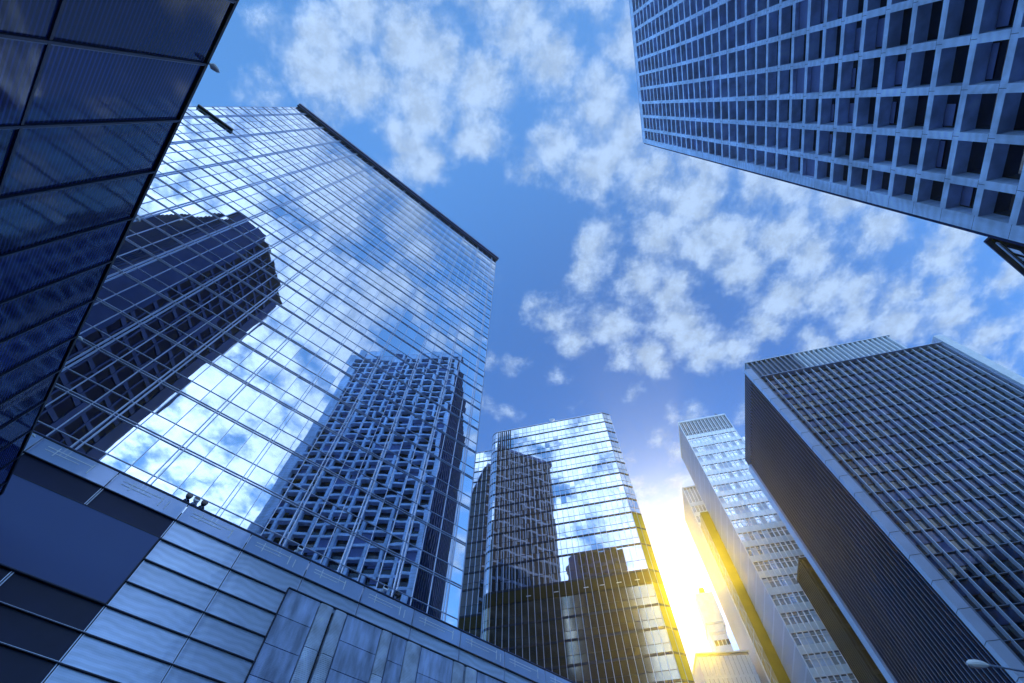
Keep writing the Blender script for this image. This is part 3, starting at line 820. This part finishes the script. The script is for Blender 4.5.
def ramp(v, a, b, lo=0.0, hi=1.0, smooth=True):
    n = N.new('ShaderNodeMapRange'); n.interpolation_type = 'SMOOTHSTEP' if smooth else 'LINEAR'
    n.inputs['From Min'].default_value = a; n.inputs['From Max'].default_value = b
    n.inputs['To Min'].default_value = lo; n.inputs['To Max'].default_value = hi
    L.new(v, n.inputs['Value']); return n.outputs[0]
dirv = tc.outputs['Generated']
sp = N.new('ShaderNodeSeparateXYZ'); L.new(dirv, sp.inputs[0])
zc_ = mth('MAXIMUM', sp.outputs['Z'], 0.06)
u = mth('DIVIDE', sp.outputs['X'], zc_); v = mth('DIVIDE', sp.outputs['Y'], zc_)
cb = N.new('ShaderNodeCombineXYZ'); L.new(u, cb.inputs[0]); L.new(v, cb.inputs[1])
UV = cb.outputs[0]
# a cloud deck overhead: where it is thick and where it opens (positions on the deck, in units of its height)
blobs = [(-0.24,-0.09,0.13,0.30),(-0.14,0.06,0.13,0.34),(-0.30,-0.02,0.10,0.22),(-0.10,-0.14,0.12,0.30),(0.13,-0.15,0.10,0.30),(0.12,0.02,0.10,0.34),(0.22,-0.08,0.10,0.22),(0.15,0.13,0.10,0.26),
         (0.30,0.13,0.13,0.20),(0.36,0.27,0.18,0.32),(0.25,0.38,0.14,0.28),(0.10,0.48,0.12,0.26),(0.55,0.36,0.20,0.30),(0.75,0.22,0.26,0.32),(1.00,0.30,0.30,0.34),(1.2,0.6,0.4,0.3),
         (-0.05,0.74,0.07,0.40),(0.31,0.48,0.13,0.26),(0.45,0.42,0.12,0.2),(0.43,1.10,0.14,0.16),(0.14,0.42,0.10,0.16),(0.55,0.92,0.25,0.14),(0.62,1.3,0.35,0.30),(0.0,0.26,0.13,-0.25),(0.04,0.95,0.25,-0.20),(-0.52,-0.10,0.08,-0.10),(-0.41,-0.03,0.09,0.20),(0.42,0.08,0.12,0.25),(0.30,0.02,0.10,0.22),(0.45,0.50,0.14,0.24),(0.02,-0.10,0.08,0.10),
         (0.10,-0.55,0.30,0.22),(0.55,-0.9,0.45,0.30),(0.2,-1.3,0.6,0.30),(0.9,-0.5,0.35,0.15),(-0.3,-0.9,0.5,0.2),(0.14,-0.30,0.22,0.32),(-0.6,-1.6,0.8,0.3),(0.6,-2.2,1.0,0.3)]
acc = None
wpn = noise(UV, 3.0, 2)
wv = vmath('SCALE', vmath('SUBTRACT', wpn.outputs['Color'], (0.5,0.5,0.5)).outputs[0], s=0.16).outputs[0]
UVw = vmath('ADD', UV, wv).outputs[0]
for (a, b, r, amp) in blobs:
    d = vmath('SUBTRACT', UVw, (a, b, 0)).outputs[0]
    q2 = vmath('DOT_PRODUCT', d, d).outputs['Value']
    g_ = mth('MULTIPLY', mth('EXPONENT', mth('MULTIPLY', q2, -1.0/(r*r))), amp)
    acc = g_ if acc is None else mth('ADD', acc, g_)
acc = mth('MINIMUM', acc, 0.36)
n1 = noise(UVw, 7.0, 2, 0.5)
n2 = noise(UV, 20.0, 8, 0.66)
wp2 = noise(UV, 17.0, 5, 0.62)
UVp = vmath('ADD', UV, vmath('SCALE', vmath('SUBTRACT', wp2.outputs['Color'], (0.5,0.5,0.5)).outputs[0], s=0.085).outputs[0]).outputs[0]
vo = N.new('ShaderNodeTexVoronoi'); vo.feature = 'SMOOTH_F1'; vo.voronoi_dimensions = '2D'; vo.inputs['Scale'].default_value = 9.2; vo.inputs['Smoothness'].default_value = 0.20
L.new(UVp, vo.inputs['Vector'])
puff = mth('SUBTRACT', 0.9, mth('MULTIPLY', vo.outputs['Distance'], 1.15))
back = ramp(v, -0.15, -0.45, 0.0, 0.09)
dens = mth('ADD', mth('ADD', mth('MULTIPLY', n1.outputs['Fac'], 0.40), mth('MULTIPLY', puff, 0.60)), mth('ADD', mth('MULTIPLY', n2.outputs['Fac'], 0.50), mth('ADD', acc, back)))
cov = ramp(dens, 0.80, 1.26)
shade = ramp(n2.outputs['Fac'], 0.32, 0.68, 0.84, 1.10)
sd = vmath('DOT_PRODUCT', dirv, tuple(SUN)).outputs['Value']
# clouds opposite the sun are front-lit and brighter
front = ramp(sd, 0.35, -0.2, 1.0, 2.8)
cl = vmath('SCALE', (5.3, 7.1, 9.8), s=mth('MULTIPLY', shade, front)).outputs[0]
near = ramp(sd, 0.40, 0.97)
tm = N.new('ShaderNodeMix'); tm.data_type = 'RGBA'; L.new(near, tm.inputs['Factor'])
tm.inputs['A'].default_value = (1.75, 3.1, 4.05, 1); tm.inputs['B'].default_value = (0.33, 0.76, 1.48, 1)
tint = vmath('MULTIPLY', sky.outputs[0], tm.outputs['Result']).outputs[0]
mx = N.new('ShaderNodeMix'); mx.data_type = 'RGBA'
L.new(mth('MULTIPLY', cov, 0.84), mx.inputs['Factor']); L.new(tint, mx.inputs['A']); L.new(cl, mx.inputs['B'])
# the bright aureole round the sun
sdp = mth('MAXIMUM', sd, 0.0)
a1 = vmath('SCALE', (1.6, 1.8, 2.6), s=mth('POWER', sdp, 90.0)).outputs[0]
a2 = vmath('SCALE', (40.0, 38.0, 32.0), s=mth('POWER', sdp, 1300.0)).outputs[0]
tot = vmath('ADD', vmath('ADD', mx.outputs['Result'], a1).outputs[0], a2).outputs[0]
L.new(tot, bg.inputs['Color'])

hz_ = MB(); hz_.box(-90, 110, -90, 132, -0.5, 135)
o = link('haze', hz_, []) if False else None
hm = bpy.data.materials.new('warm haze'); hm.use_nodes = True
hn = hm.node_tree; hn.nodes.clear()
ho = hn.nodes.new('ShaderNodeOutputMaterial'); hv = hn.nodes.new('ShaderNodeVolumeScatter')
hv.inputs['Color'].default_value = (1.0, 0.76, 0.05, 1); hv.inputs['Density'].default_value = 0.00055; hv.inputs['Anisotropy'].default_value = 0.90
hn.links.new(hv.outputs[0], ho.inputs['Volume'])
o = link('haze', hz_, hm); o['kind'] = 'stuff'; o['label'] = 'thin warm haze glowing round the low sun'

# ================================================================== RENDER SETTINGS
sc.render.engine = 'CYCLES'
sc.view_settings.view_transform = 'Standard'; sc.view_settings.look = 'None'; sc.view_settings.exposure = 0; sc.view_settings.gamma = 1
cy_ = sc.cycles
cy_.use_denoising = True; cy_.use_adaptive_sampling = True; cy_.adaptive_threshold = 0.015
cy_.max_bounces = 6; cy_.diffuse_bounces = 3; cy_.glossy_bounces = 5; cy_.transmission_bounces = 2; cy_.volume_bounces = 0
cy_.caustics_reflective = True; cy_.blur_glossy = 1.0; cy_.caustics_refractive = False
cy_.sample_clamp_indirect = 2.5
